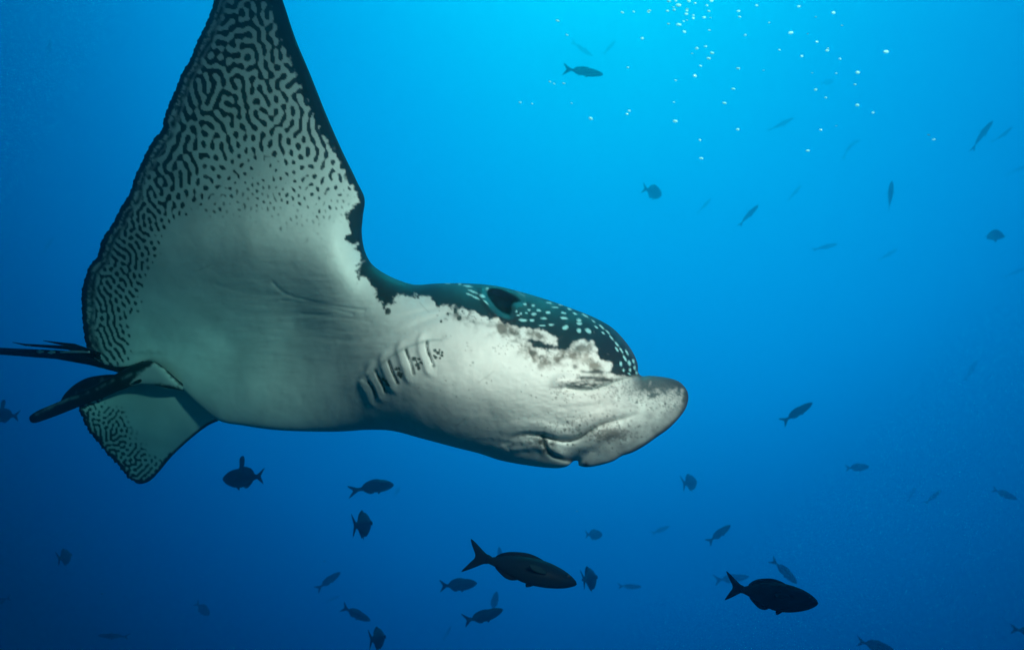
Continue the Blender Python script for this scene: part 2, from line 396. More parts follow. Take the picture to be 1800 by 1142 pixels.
# long wrinkles of the belly skin running with the body
wr = fields(sh, 2, 5, sx=6, seed=101); wr2 = fields(sh, 2, 10, sx=5, seed=102)
belly = np.exp(-((X - 540) / 190) ** 2 - ((Y - 560) / 105) ** 2)
B.disp += belly * (.00035 * wr + .0006 * wr2) + .0006 * n_mid
XY2 = X + .9 * (Y - 600)
for pts, a, w_ in (([(480,497),(500,515),(540,528),(590,538),(640,545)], .003, 3), ([(495,528),(560,537),(620,552)], .0025, 3), ([(530,552),(590,556),(650,566)], .002, 3),
                   ([(600,600),(680,588),(760,560),(800,548)], .0025, 5), ([(640,560),(700,556),(770,540)], .002, 4), ([(380,500),(430,515),(500,520)], .0015, 4)):
    q = curve_d(pts)[0]; B.disp += a * np.exp(-(q / w_) ** 2)
# lengthwise folds fanning from the wing root over the gills
fold = np.sin((Y + .42 * (X - 640) + 8 * n_big) / 3.6) * np.exp(-((X - 690) / 70) ** 2 - ((Y - 578) / 26) ** 2)
B.disp += .0008 * fold
lipw = np.exp(-((X - 905) / 60) ** 2 - ((Y - 785) / 20) ** 2)
B.disp += .0010 * np.sin((Y - .1 * X) / 2.6 + n_mid) * lipw
B.disp += .0004 * fields(sh, 2, 4, sx=3, seed=71) * np.exp(-((X - 1000) / 130) ** 2 - ((Y - 730) / 70) ** 2)

# --- colours
white = np.array([.66, .70, .66]); dark = np.array([.010, .016, .020])
C = np.ones(sh + (3,)) * white
def put(mask, colr):
    global C
    C = C * (1 - mask[..., None]) + np.array(colr) * mask[..., None]
put(np.clip(.12 + .10 * n_big, 0, .4), (.50, .57, .55))
put(np.clip(sstep(.6, 2.2, n_fine) * .3, 0, 1), (.52, .55, .52))
# maze on the wing: strength falls off from the margins to the plain belly
PAT = [(430,-100,1.3),(380,0,1.3),(480,0,1.1),(340,120,1.25),(450,80,1.0),(520,120,.8),(300,200,1.2),(400,200,.75),(500,210,.55),(560,220,.6),(250,290,1.15),
       (330,290,.55),(400,300,.32),(480,310,.25),(560,300,.35),(610,330,.25),(200,390,1.1),(250,390,.7),(290,390,.38),(330,370,.34),(400,365,.12),(480,360,.1),(560,380,.1),(610,400,-.35),
       (160,480,1.0),(200,480,.7),(240,470,.6),(280,450,.28),(330,430,-.4),(150,560,.9),(190,560,.6),(225,550,.5),(255,540,.15),(300,520,-.7),(165,620,.8),(200,620,.65),(235,610,.22),(260,610,-.5),
       (420,430,-.8),(560,460,-.7),(500,600,-2),(700,600,-2.5),(900,700,-3),(1100,650,-3),(350,640,-1.2),(700,500,-2.5)]
P = tps(PAT, X, Y, .002)
wbig = sstep(-80, 120, (X - 260) * .9 - (Y - 330) * .55)
bias = np.interp(P, [-.2, .2, .5, .8, 1.1], [-.62, -.50, -.30, -.12, .0]) + .13 * n_mid + .10 * n_fine
warp_ok = np.clip(P, -1, 1.3)
wd = sstep(.45, .15, P)
u = turing(sh, 2, (14.6, 10.0, 9.6), (wbig * (1 - wd), (1 - wbig) * (1 - .5 * wd), wbig * wd), bias, 10, 3, 1.25, -.25, .07)
thr = np.interp(P, [0, .25, .5, .8, 1.1], [.8, .45, .2, .06, -.16])
maze = sstep(-.25, .25, u + .08 * n_tiny - thr) * sstep(-.14, .40, P + .10 * n_fine + .06 * n_mid) ** .8
wing_zone = sstep(660, 630, X) * sstep(660, 640, Y)
maze *= wing_zone
wing_grey = sstep(-.2, .9, P) * wing_zone
put(wing_grey * .55, (.40, .48, .46))
# fringe along the trailing edge
arc_total = B.arc.max()
trail = (X < 400) & (Y < 640)
tr = sstep(430, 390, X) * sstep(628, 606, Y)
fr_in = 17 + 2 * n_mid
fringe = sstep(fr_in + 8, fr_in + 1, D) * tr
maze *= 1 - fringe
put(maze * .97, dark)
comb = sstep(-.1, .6, np.sin(B.arc / 6.2 * 2 * math.pi / 1.0 + 1.6 * n_fine) + .5 * n_tiny) * .85
put(fringe * comb * sstep(4, 7, D) * sstep(fr_in, fr_in - 3, D), (.05, .08, .08))
put(np.exp(-((D - fr_in) / 4.2) ** 2) * tr * np.clip(.85 + .3 * n_fine, 0, 1), dark)
put(sstep(11, 7, D + 1.0 * n_fine) * tr, dark)
# dark back skin seen along the leading edge and over the head
DORS = [(474,-140),(474,0),(483,38.5),(495,77),(511,115.6),(526.7,150.6),(540.7,182),(558,217),(572,245),(589.8,269.7),(600,294),(616,322),(630,350),(630,357),
        (616.6,362.4),(610,378),(615,405),(606,420.5),(627,429),(633.6,453),(627,477),(630,492),(642,483.6),(656,500.7),(662.7,521),(676,540),(686.6,535),(690,519.5),
        (710.5,517),(731,522),(755,521),(770,534.6),(795.5,540),(818.6,545),(841.8,551.5),(858.6,562),(873,560),(890,569),(913,576.7),(938.5,578.8),(952,580),
        (966,585.6),(980,595),(978.7,606),(960,603),(934.6,593.5),(918.8,593.5),(937.7,609),(953.5,615.5),(975.5,616),(1000.8,612.4),(1007,599.8),(1026,596.6),
        (1045,601),(1051,618.7),(1053,631),(1074.8,637.6),(1074.8,647),(1067,655),(1086,659.7),(1101.6,661),(1125,659)]
dl = nearest(X, Y, np.array(DORS), False)
up_poly = np.array(DORS + [(1160,640),(1160,400),(700,400),(700,-200),(474,-200)], float)
sd_ = dl[0] * np.where(inside(X, Y, up_poly), 1, -1)
edge_n = np.where(X > 890, 1.3, 2.6) * n_fine + .5 * n_tiny
dors = sstep(-2.6, 2.6, sd_ + edge_n * sstep(420, 560, X + Y * .2))
# brownish cloud along the border on the head
cloud = np.exp(-((sd_ + 12) / 13) ** 2) * sstep(770, 830, X) * sstep(1085, 1050, X) * sstep(690, 660, Y)
put(np.clip(cloud * (.36 + .42 * n_mid + .34 * n_fine), 0, .85), (.10, .09, .07))
put(np.clip(np.exp(-((X - 955) / 22) ** 2 - ((Y - 630) / 16) ** 2) * (.3 + .5 * n_fine), 0, .6), (.12, .11, .09))
put(np.clip(np.exp(-((X - 1035) / 26) ** 2 - ((Y - 620) / 26) ** 2) * (.25 + .3 * n_fine), 0, .6), (.30, .29, .25))
for (x, y, rx, ry, k) in [(894,583,9,4,.75),(905,586,6,3,.6),(937,620,7,5,.8),(952,630,5,6,.75),(827,563,14,6,.4),(865,572,14,5,.4),(845,568,10,4,.3),(1012,611,11,6,.35),(1012,644,6,4,.5),(1024,653,5,3,.85),
                         (1022,664,6,3,.9),(1050,652,11,4,.85),(1040,665,10,3,.85),(1062,667,18,2.6,.85),(925,598,12,5,.8),(945,607,12,5,.8),(985,640,10,4,.25),(1035,600,14,5,.2),(800,552,8,3,.35),(1060,640,8,5,.25)]:
    e_ = ((X - x) / rx) ** 2 + ((Y - y) / ry) ** 2
    put(np.clip(np.exp(-e_ ** 1.3) * k * (1 + .35 * n_fine), 0, .95), (.07, .065, .055))
back_tone = dark[None, None] * np.ones(sh + (1,)) + np.array([.006, .052, .056]) * (sstep(0, 30, sd_ - np.where(X > 930, 22, 8)) * np.clip(.75 + .35 * n_mid, 0, 1.5) * sstep(640, 720, X))[..., None]  # teal wet sheen painted into the dark back colour, away from the border
C = C * (1 - dors[..., None]) + back_tone * dors[..., None]
# small dark freckles: gill flaps, snout, mouth
def freckle(cx, cy, r, k=.85, colr=(.03, .035, .03)):
    put(k * sstep(1.25, .75, np.sqrt((X - cx) ** 2 + (Y - cy) ** 2) / r + .15 * n_fine), colr)
for (x, y, r) in [(593,645,9),(618,665,10),(652,662,6),(650,688,7),(598,705,9),(635,712,6),(630,640,6),(585,690,5),(418,715,14),(445,765,13),(458,795,11),(458,718,8),(475,745,7),(438,735,7),(488,755,5),
                  (292,840,16),(305,860,12),(270,800,9),(290,795,9),(300,812,7),(318,838,6),(160,885,11),(180,900,9),(190,925,10),(205,935,7),(795,375,16),(765,325,12),(700,340,7),(645,402,8),(755,320,7),(820,318,5),(200,318,17),(190,312,12)]:
    px_, py_ = zg(x, y); freckle(px_, py_, r / 4.758 * 1.5, .95)
for (x, y, r) in [(628,792,9),(720,798,8),(758,795,10),(568,848,7),(497,828,7),(485,872,8),(535,800,5),(735,765,4),(885,720,5),(940,735,5),(1045,725,6),(960,700,4),(1100,660,5),(1070,685,5),(850,765,4),
                  (565,993,6),(500,955,5),(530,955,5),(615,998,5),(240,660,4),(355,570,6),(325,692,3),(1110,720,4),(1130,680,5)]:
    px_, py_ = zh(x, y); freckle(px_, py_, r / 3.1725, .75)
fr = np.random.default_rng(31)
for (cx, cy, rx, ry, n, rr, k) in [(1072,762,30,11,260,1.8,.75),(1000,752,26,10,60,1.7,.55),(1040,735,40,8,50,1.5,.5),(985,690,16,14,40,1.6,.5),(1120,688,72,15,300,1.5,.7),(1170,702,34,22,170,1.5,.6),
                                   (1050,668,60,8,80,1.5,.5),(965,745,30,20,30,1.3,.4),(940,775,22,12,60,2.2,.5),(1000,625,60,20,70,1.4,.5),(1110,760,40,20,40,1.3,.35),(830,555,60,8,50,1.5,.55),(920,610,60,14,60,1.6,.45),(1010,788,50,8,40,1.4,.4)]:
    m_ = np.zeros(sh)
    for _ in range(n):
        a, b = fr.normal(0, .5, 2); x, y = cx + a * rx * 1.3, cy + b * ry * 1.3; r = rr * fr.uniform(.5, 1.3)
        j0, j1 = np.searchsorted(B.xs, (x - 6, x + 6)); i0, i1 = np.searchsorted(B.ys, (y - 6, y + 6))
        if i1 <= i0 or j1 <= j0: continue
        m_[i0:i1, j0:j1] = np.maximum(m_[i0:i1, j0:j1], np.exp(-(((X[i0:i1, j0:j1] - x) ** 2 + (Y[i0:i1, j0:j1] - y) ** 2) / r ** 2) ** 2))
    put(m_ * k, (.07, .065, .06))
# bill: dark upper rim and grey blush along mouth
put(sstep(0, 8, Y - ky) * (1 - dors) * sstep(1000, 1090, X - .25 * (Y - 720)) * np.clip(.42 + .18 * n_fine, 0, .8), (.33, .34, .33))
bill_top = sstep(1000, 1110, X) * sstep(0, 1, (Y - ky + 60) / 60) * np.where(Y > 655, 1, 0)
put(np.clip(sstep(42, 22, (Y - ky) + .10 * (1160 - X) * (X < 1160) + 6 * n_fine + 2 * n_tiny) * sstep(1092, 1128, X + 3 * n_mid) * (Y > ky - 3), 0, 1) * .9, (.03, .05, .055))
put(np.clip(sstep(17, 5, D + 4 * n_fine) * sstep(1150, 1185, X) * sstep(740, 700, Y), 0, 1) * .85, (.035, .05, .055))
put(np.clip(sstep(9, 1, D) * sstep(1060, 1120, X) * .8, 0, 1), (.05, .06, .06))
put(np.clip(np.exp(-((X - 1065) / 34) ** 2 - ((Y - 763) / 12) ** 2) * (.5 + .3 * n_fine), 0, .7), (.20, .19, .17))
put(np.clip(np.exp(-((X - 1040) / 60) ** 2 - ((Y - 715) / 40) ** 2) * .3, 0, 1), (.52, .49, .46))
put(np.clip(np.exp(-((X - 958) / 16) ** 2 - ((Y - 782) / 14) ** 2) * (.75 + .6 * n_fine), 0, .92), (.03, .035, .035))
put(np.clip(np.exp(-((X - 1030) / 34) ** 2 - ((Y - 677) / 5) ** 2) * (.8 + .35 * fields(sh, 2, 3, sx=3, seed=8)), 0, .92), (.015, .02, .022))
for pts in ([zh(560,580), zh(640,582), zh(700,585)], [zh(600,550), zh(640,552), zh(690,550)], [zh(520,615), zh(600,602), zh(740,598)]):
    q = curve_d(pts)[0]; put(np.exp(-(q / 2.6) ** 2) * .8 * np.clip(.8 + .3 * n_fine, 0, 1), (.03, .035, .035))
put(mfade * np.exp(-(dm / 2.4) ** 2) * .9, (.02, .025, .025)); put(np.exp(-(dc / 3.2) ** 2) * .92, (.02, .025, .025))
put(np.exp(-(dk / 1.6) ** 2) * .6 * sstep(1000, 1030, X), (.05, .09, .09))
put(np.clip(sstep(11, 0, np.abs(X - 1030) * .9 + np.abs(Y - 818) * 1.0), 0, 1), (.02, .02, .025))
put(gill_dark * .95, (.012, .02, .02))
put(.35 * np.exp(-((dg - 0) / 2.2) ** 2) * sstep(645, 665, X), (.12, .20, .19))
for _ in range(22):                           # old scratches and small scars
    a0, b0, th, ln_ = fr.uniform(300, 980), fr.uniform(430, 780), fr.normal(.05, .5), fr.uniform(8, 34)
    q = curve_d([(a0, b0), (a0 + ln_ * .5 * math.cos(th), b0 + ln_ * .5 * math.sin(th) + 1), (a0 + ln_ * math.cos(th), b0 + ln_ * math.sin(th))])[0]
    put(fr.uniform(.15, .45) * np.exp(-(q / 1.2) ** 2), (.78, .80, .78) if fr.random() < .4 else (.30, .34, .33))
for _ in range(60):
    freckle(fr.uniform(700, 1090), fr.uniform(570, 800), fr.uniform(.9, 1.8), .5, (.15, .16, .15))
# pale spots of the back
SPOTS = [(55,90,10,12,0),(25,128,15,8,-20),(262,172,12,8,0),(308,180,15,8,0),(287,205,9,7,0),(340,208,14,7,-8),(310,228,16,9,0),(390,220,17,9,0),(366,252,21,9,0),(478,222,18,6,-10),
         (478,250,25,8,-8),(565,262,16,11,0),(565,280,17,8,0),(255,262,24,8,-4),(300,262,14,8,0),(360,292,18,6,0),(410,288,18,6,0),(486,304,18,12,20),(565,320,13,13,0),(617,322,14,13,-40),
         (430,190,24,5,-8),(395,165,20,4,-12),(465,178,20,4,-15),(510,200,16,4,-20),(540,225,18,5,-25),(600,238,16,4,-30),(645,268,14,4,-38),(690,300,15,4,-42),(725,330,14,5,-45),(745,360,15,5,-48),
         (775,395,15,6,-52),(775,425,13,6,-55),(800,430,15,5,-58),(830,440,16,6,-60),(820,475,15,6,-60),(798,505,10,18,0),(845,500,8,17,10),(868,490,6,14,15),(850,540,8,13,0),(875,528,6,15,5),(885,555,5,12,0),(845,562,10,6,-30),
         (240,225,9,5,20),(215,213,7,5,30),(270,222,7,5,0),(225,235,8,4,0),(660,300,10,4,-35),(700,335,9,5,-40),(812,540,7,10,0)]
sp = np.zeros(sh)
def spot(px, py, rx, ry, ang):
    a = math.radians(-ang); dx, dy = X - px, Y - py
    e = np.sqrt(((dx * math.cos(a) + dy * math.sin(a)) / rx) ** 2 + ((-dx * math.sin(a) + dy * math.cos(a)) / ry) ** 2)
    return sstep(1.35, .6, e + .14 * n_fine)
for (x, y, rx, ry, an) in SPOTS:
    px_, py_ = zh(x, y); rx *= 1.5 if an <= -30 else 1; sp = np.maximum(sp, spot(px_, py_, max(rx * .82 / 3.1725, 1.8), max(ry * .8 / 3.1725, 1.4), an))
for (x, y, rx, ry, an) in [(868,108,36,8,-8),(905,152,34,7,-22),(990,192,20,13,-20),(1020,245,34,7,-42),(935,205,34,4,-25),(880,178,28,4,-20),(700,86,20,4,0),(800,90,16,4,0)]:
    px_, py_ = zg(x, y); sp = np.maximum(sp, spot(px_, py_, rx / 4.758, max(ry / 4.758, 1.4), an))
C = C * (1 - .92 * sp[..., None]) + np.array([.30, .66, .66]) * .92 * sp[..., None]
put(sstep(-1.5, 3, dsp), (.004, .006, .008))
gloss = (1 - sstep(-1.5, 3, dsp)) * (1 - .6 * dors * sstep(700, 640, X))
# back sheet: dark with pale spots (seen from other sides)
rs = turing(sh, 2, (34,), (1.0,), np.full(sh, -.55), 30, 9)
bspots = sstep(.1, .5, rs)
Cb = dark + (np.array([.42, .6, .56]) - dark) * bspots[..., None] * .9
body = B.build('body', M_SKIN, ray, np.clip(C, 0, 1), Cb, 1.15, gloss)

# gill slits, mouth and spiracle as parts set into the body's own grooves
def on_skin(pts, r, mat, name, lift=.0, step=4):
    c = catmull(pts, step, False)
    path = [at(px, py, B.surf(px, py) + lift) - CENTRE for px, py in c]
    n = len(path); rad = [r * (.25 + .75 * math.sin(math.pi * (i + .3) / (n - .4)) ** .6) for i in range(n)]
    v, f = tube(path, rad, 8, .7); return mesh(name, v, f, mat, ray)
for gq in GILLS: on_skin(gq, .0020, M_SLIT, 'gill_slit', .0009)
on_skin(MOUTH[2:9], .0022, M_SLIT, 'mouth', .0012)
def spiracle():
    v, f = [], []; c = SPIR.mean(0); n = len(SPIR)
    rings = [(.80, -.003), (.65, .004), (.35, .010), (.08, .012)]
    for k, dz in rings:
        for p in SPIR:
            q = c + (p - c) * k; v.append(at(q[0], q[1], B.surf(q[0], q[1]) - .002 + dz * .3) - CENTRE)
    for i in range(len(rings) - 1):
        for j in range(n):
            q = (j + 1) % n; f.append((i * n + j, i * n + q, (i + 1) * n + q, (i + 1) * n + j))
    f.append(tuple(range((len(rings) - 1) * n, len(rings) * n)))
    return mesh('spiracle', v, f, M_DARK, ray)
spiracle()

# --- the far wing, hanging behind the body
def z3(x, y): return x / 3.807, 560 + y / 3.807
LW = [(138,715),(143,731),(155,754),(168,773),(184,791),(200,809.5),(215,826),(228.5,841),(244,850),(262.7,845),(280,828),(302,801.7),(339,767.5),(367.7,746.5),(392,736),(430,715),(420,670),(330,650),(250,655),(180,680),(148,698)]
LWs = Sheet(LW, 2.0, [(138,715,2.54),(168,773,2.68),(244,850,2.82),(302,800,2.66),(385,740,2.42),(430,700,2.42),(330,650,2.44),(250,660,2.50),(180,680,2.55),(260,760,2.60)],
            [(138,715,.008),(244,850,.008),(385,740,.02),(430,700,.03),(250,660,.02),(260,760,.022)], [(138,715,8),(244,850,8),(385,740,14),(330,700,16)],
            ruffle=lambda p: 1.5 * (p[:, 0] < 235) * (p[:, 1] > 712))
X, Y, D = LWs.X, LWs.Y, LWs.d; sh = LWs.shape
n_fine = fbm(sh, 2, 12, 4, 55); n_mid = fbm(sh, 2, 40, 3, 61); n_tiny = fields(sh, 2, 5, seed=17)
C = np.ones(sh + (3,)) * np.array([.66, .70, .66])
dedge = curve_d(LW[:9])[0]
Pq = 1.15 - dedge / 62 + .1 * n_mid
# lines running inwards from the scalloped hind edge
u = turing(sh, 2, (9.0,), (1.0,), np.clip(.35 * (Pq - .95), -.55, .05) + .15 * n_mid + .12 * n_fine, 9, 14)
strk = np.sin((X * .80 + Y * .60 * -1) / 11 * 2 * math.pi * .0 + (X * .72 + Y * .70) / 8.5 * 2 * math.pi + 1.3 * n_mid)
maze = sstep(-.25, .25, .95 * u + .22 * strk - .9 * (1 - Pq.clip(0, 1)) + .05) * sstep(.05, .35, Pq)
put(maze * .96, dark)
put(sstep(7, 3.5, D + 1.5 * n_fine) * (X < 300), dark)
put(sstep(6, 3, curve_d([(244,850),(262.7,845),(280,828),(302,801.7),(339,767.5),(367.7,746.5),(392,736)])[0]), dark)
far_wing = LWs.build('pectoral_fin', M_SKIN, ray, np.clip(C, 0, 1), np.ones(sh + (3,)) * dark)

# --- pelvic fins, both dark with pale streaks; the nearer one is white at its root
def fin_sheet(name, out, mid, thick, rim, paint):
    global X, Y, D, sh, n_fine, n_mid, n_tiny, C
    S = Sheet(out, 2.0, mid, thick, rim)
    X, Y, D = S.X, S.Y, S.d; sh = S.shape
    n_fine = fbm(sh, 2, 12, 4, 85); n_mid = fbm(sh, 2, 40, 3, 91); n_tiny = fields(sh, 2, 5, seed=19)
    C = np.ones(sh + (3,)) * dark
    paint()
    return S.build(name, M_SKIN, ray, np.clip(C, 0, 1), np.ones(sh + (3,)) * dark)
def paint_near():
    tri = catmull([z3(870,440), z3(930,375), z3(985,325), z3(1040,305), z3(1180,420), z3(1240,470), z3(1100,440)], 3)
    q = nearest(X, Y, tri)[0] * np.where(inside(X, Y, tri), 1, -1)
    put(sstep(-2, 3, q + 1.2 * n_fine), (.60, .62, .58))
    for pts in ([z3(760,410), z3(700,440), z3(650,470)], [z3(590,490), z3(550,505)], [z3(450,535), z3(400,560), z3(300,600)], [z3(880,370), z3(820,400)], [z3(520,520), z3(430,550), z3(330,600), z3(240,640)], [z3(960,345), z3(920,365)]):
        put(.55 * np.exp(-(curve_d(pts)[0] / 2.4) ** 2) * np.clip(.7 + .5 * n_fine, 0, 1), (.35, .48, .48))
fin_sheet('pelvic_fin', [z3(205,690), z3(195,660), z3(235,625), z3(400,552), z3(560,480), z3(700,410), z3(820,345), z3(900,305), z3(1000,283), z3(1060,300), z3(1180,400), z3(1270,480), z3(1150,470), z3(1000,440), z3(900,445), z3(800,482), z3(700,525), z3(600,562), z3(520,592), z3(400,640), z3(290,680), z3(230,697)],
          [(55,735,2.56),(130,700,2.49),(200,670,2.42),(262,640,2.36),(300,668,2.33),(330,686,2.37)], [(55,735,.006),(200,670,.018),(262,650,.022),(320,680,.012)], [(55,735,7),(200,670,12),(300,665,16)], paint_near)
fin_sheet('pelvic_fin', [z3(400,580), z3(415,530), z3(440,495), z3(500,440), z3(580,397), z3(700,375), z3(830,368), z3(960,330), z3(960,420), z3(800,470), z3(600,540), z3(480,580)],
          [(110,705,2.62),(150,668,2.58),(250,650,2.44)], [(110,705,.006),(200,670,.014),(250,650,.016)], [(110,705,7),(250,650,12)],
          lambda: put(.4 * sstep(.7, 1.6, n_fine) * (D > 4), (.25, .35, .36)))

# --- tail with two stings
def tail_part(name, pts, radii, mat=M_DARK, parent=ray, flat=.9):
    c = np.array(pts, float); xs_ = np.linspace(0, len(c) - 1, (len(c) - 1) * 6 + 1)
    g = np.c_[[np.interp(xs_, np.arange(len(c)), c[:, k]) for k in range(3)]].T
    rr = np.interp(xs_, np.arange(len(c)), radii)
    path = [at(*p) - CENTRE for p in g]
    v, f = tube(path, rr, 12, flat); return mesh(name, v, f, mat, parent)
tail = tail_part('tail', [(262,640,2.42),(215,642,2.44),(158,630,2.46),(100,623,2.44),(0,617,2.66),(-160,612,3.0),(-420,625,3.4)], [.035,.028,.023,.016,.0135,.010,.004])
tail_part('tail_sting', [(175,628,2.30),(120,611,2.36),(75,608,2.42),(45,606,2.46),(22,601.5,2.50)], [.006,.007,.0052,.0038,.0008], M_DARK, tail)
tail_part('tail_sting', [(175,622,2.28),(130,607,2.32),(105,603.5,2.36),(76,598.5,2.39)], [.006,.0065,.0045,.0008], M_DARK, tail)
M_PALE, _, _b = mat_new('pale_streak_skin'); _b.inputs['Base Color'].default_value = (.35, .45, .46, 1); _b.inputs['Roughness'].default_value = .5
tail_part('pale_streak', [(158,618.3,2.288),(130,618,2.33),(106,619,2.378)], [.0035,.0045,.003], M_PALE, tail, .5)
tail_part('pale_spot', [(97,619,2.415),(90,619,2.43),(84,619.5,2.446)], [.002,.007,.002], M_PALE, tail, .4)
tail_part('pale_spot', [(77,618,2.46),(70,618,2.475),(64,618,2.49)], [.002,.007,.002], M_PALE, tail, .4)

# ------------------------------------------------------------------ reef fish
def fish_mat(name, c, rough=.5):
    m, t, b = mat_new(name); L = t.links.new
    tc = t.nodes.new('ShaderNodeTexCoord'); n = t.nodes.new('ShaderNodeTexVoronoi'); n.inputs['Scale'].default_value = 70
    L(tc.outputs['Object'], n.inputs['Vector'])
    mr = t.nodes.new('ShaderNodeMapRange'); mr.inputs['To Min'].default_value = .75; mr.inputs['To Max'].default_value = 1.25; mr.inputs['From Max'].default_value = .5
    mx = t.nodes.new('ShaderNodeMix'); mx.data_type = 'RGBA'; mx.blend_type = 'MULTIPLY'; mx.inputs[0].default_value = 1; mx.inputs[6].default_value = (*c, 1)
    L(n.outputs['Distance'], mr.inputs[0]); L(mr.outputs[0], mx.inputs[7]); L(mx.outputs[2], b.inputs['Base Color'])
    b.inputs['Roughness'].default_value = rough; b.inputs['Specular IOR Level'].default_value = .06
    return m
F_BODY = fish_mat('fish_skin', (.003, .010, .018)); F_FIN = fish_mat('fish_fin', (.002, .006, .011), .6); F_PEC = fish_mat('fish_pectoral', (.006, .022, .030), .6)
F_EYE, _, _b = mat_new('fish_eye'); _b.inputs['Base Color'].default_value = (.02, .02, .022, 1); _b.inputs['Roughness'].default_value = .45; _b.inputs['Specular IOR Level'].default_value = .2

# unit fish: snout at x=+.5, tail tips at x=-.5, back +z, sides +-y
TS = [0, .015, .05, .10, .17, .26, .36, .46, .56, .65, .73, .79, .83]
UP = [.0, .030, .060, .090, .118, .140, .150, .146, .128, .100, .064, .040, .036]
LO = [.0, .024, .050, .078, .104, .128, .142, .140, .118, .084, .050, .034, .032]
WD = [.0, .020, .036, .052, .064, .072, .074, .070, .058, .042, .026, .016, .012]
def bend(x, amt):                             # sideways curve of the spine growing towards the tail
    s = .25 - x
    return amt * s * s if s > 0 else 0
def fish_body(amt, deep):
    v, f = [], []; seg = 14
    ts = np.linspace(0, .83, 26) ** 1.0; ts = .83 * (np.linspace(0, 1, 26) ** 1.25)
    for t in ts:
        u_, l_, w_ = (np.interp(t, TS, q) for q in (UP, LO, WD)); x = .5 - t
        for k in range(seg):
            a = 2 * math.pi * k / seg; sz = math.sin(a); cyy = math.cos(a)
            z = (u_ if sz > 0 else l_) * sz * deep
            v.append((x, w_ * cyy * (1 - .25 * abs(sz)) + bend(x, amt), z - .012 * math.sin(t * 3)))
    for i in range(len(ts) - 1):
        for k in range(seg):
            q = (k + 1) % seg; f.append((i * seg + k, i * seg + q, (i + 1) * seg + q, (i + 1) * seg + k))
    f.append(tuple(range((len(ts) - 1) * seg, len(ts) * seg)))
    return v, f
def blade(outline, y_of, thick=.004, amt=0):
    """thin fin with a fat middle: outline in x,z; each vertex gets its own side offset"""
    o = catmull(outline, .02); n = len(o); c = o.mean(0); v, f = [], []
    for k, th in ((1.0, 0), (.7, thick * .6), (.35, thick)):
        for sgn in ((1,) if th == 0 else (1, -1)):
            for p in o:
                q = c + (p - c) * k; v.append((q[0], y_of(q[0], q[1]) + sgn * th + bend(q[0], amt), q[1]))
    ring = lambda r: [r * n + j for j in range(n)]
    R0, R1, R2, R3, R4 = (ring(i) for i in range(5))
    for a, b_, rev in ((R0, R1, 0), (R0, R2, 1), (R1, R3, 0), (R2, R4, 1)):
        for j in range(n):
            q = (j + 1) % n; face = (a[j], a[q], b_[q], b_[j]); f.append(face[::-1] if rev else face)
    f.append(tuple(R3)); f.append(tuple(reversed(R4)))
    return v, f
TAIL = [(-.28,.030),(-.33,.045),(-.39,.085),(-.46,.135),(-.50,.155),(-.475,.10),(-.435,.045),(-.42,.0),(-.435,-.045),(-.475,-.10),(-.50,-.150),(-.46,-.13),(-.39,-.085),(-.33,-.045),(-.28,-.030)]
DFIN = [(.20,.115),(.12,.150),(.02,.165),(-.08,.150),(-.16,.125),(-.22,.085),(-.25,.045),(-.20,.050),(-.10,.095),(.02,.120),(.12,.115)]
AFIN = [(.0,-.125),(-.06,-.160),(-.12,-.155),(-.18,-.115),(-.23,-.065),(-.22,-.040),(-.14,-.065),(-.05,-.105)]
VFIN = [(.17,-.10),(.13,-.15),(.07,-.185),(.06,-.16),(.09,-.12),(.12,-.10)]
def pec(s, lift):
    return blade([(.22,.0),(.17,.022),(.08,.026),(.02,.005),(.05,-.022),(.12,-.030),(.20,-.018)], lambda x, z: s * (.062 + lift * max(0, .22 - x)), .003)
protos = {}
def fish_parts(amt, deep):
    key = (amt, deep)
    if key in protos: return protos[key]
    items = []
    def mk(name, vf, mat):
        v, f = vf; me = bpy.data.meshes.new(name); me.from_pydata(v, [], f); me.update()
        me.polygons.foreach_set('use_smooth', [True] * len(me.polygons)); me.materials.append(mat); items.append((name, me))
    mk('body', fish_body(amt, deep), F_BODY)
    zs = lambda pts: [(x, z * deep) for x, z in pts]
    mk('tail_fin', blade(TAIL, lambda x, z: 0, .004, amt), F_FIN)
    mk('dorsal_fin', blade(zs(DFIN), lambda x, z: 0, .004, amt), F_FIN)
    mk('anal_fin', blade(zs(AFIN), lambda x, z: 0, .004, amt), F_FIN)
    mk('pelvic_fin', blade(zs(VFIN), lambda x, z: .02, .003, amt), F_FIN)
    mk('pectoral_fin', pec(1, .35), F_PEC); mk('pectoral_fin', pec(-1, .35), F_PEC)
    for s in (1, -1):
        v, f = [], []; seg = 10
        for i, (r, y) in enumerate([(.016, .030), (.0155, .040), (.010, .047), (.003, .0495)]):
            for k in range(seg):
                a = 2 * math.pi * k / seg; v.append((.405 + r * math.cos(a), s * y, .035 + r * math.sin(a)))
        for i in range(3):
            for k in range(seg): q = (k + 1) % seg; f.append((i * seg + k, i * seg + q, (i + 1) * seg + q, (i + 1) * seg + k))
        f.append(tuple(range(3 * seg, 4 * seg)))
        mk('eye', (v, f), F_EYE)
    protos[key] = items
    return items
joined = {}
def joined_mesh(amt, deep):
    key = (amt, deep)
    if key not in joined:
        V, Fc = [], []; mats = [F_BODY, F_FIN, F_PEC, F_EYE]; mi = []
        for name, me in fish_parts(amt, deep):
            if name == 'eye': continue
            b0 = len(V); V += [tuple(v.co) for v in me.vertices]
            for p in me.polygons: Fc.append(tuple(b0 + i for i in p.vertices)); mi.append(mats.index(me.materials[0]))
        me = bpy.data.meshes.new('fish'); me.from_pydata(V, [], Fc); me.update()
        for m_ in mats: me.materials.append(m_)
        me.polygons.foreach_set('material_index', mi); me.polygons.foreach_set('use_smooth', [True] * len(Fc))
        joined[key] = me
    return joined[key]

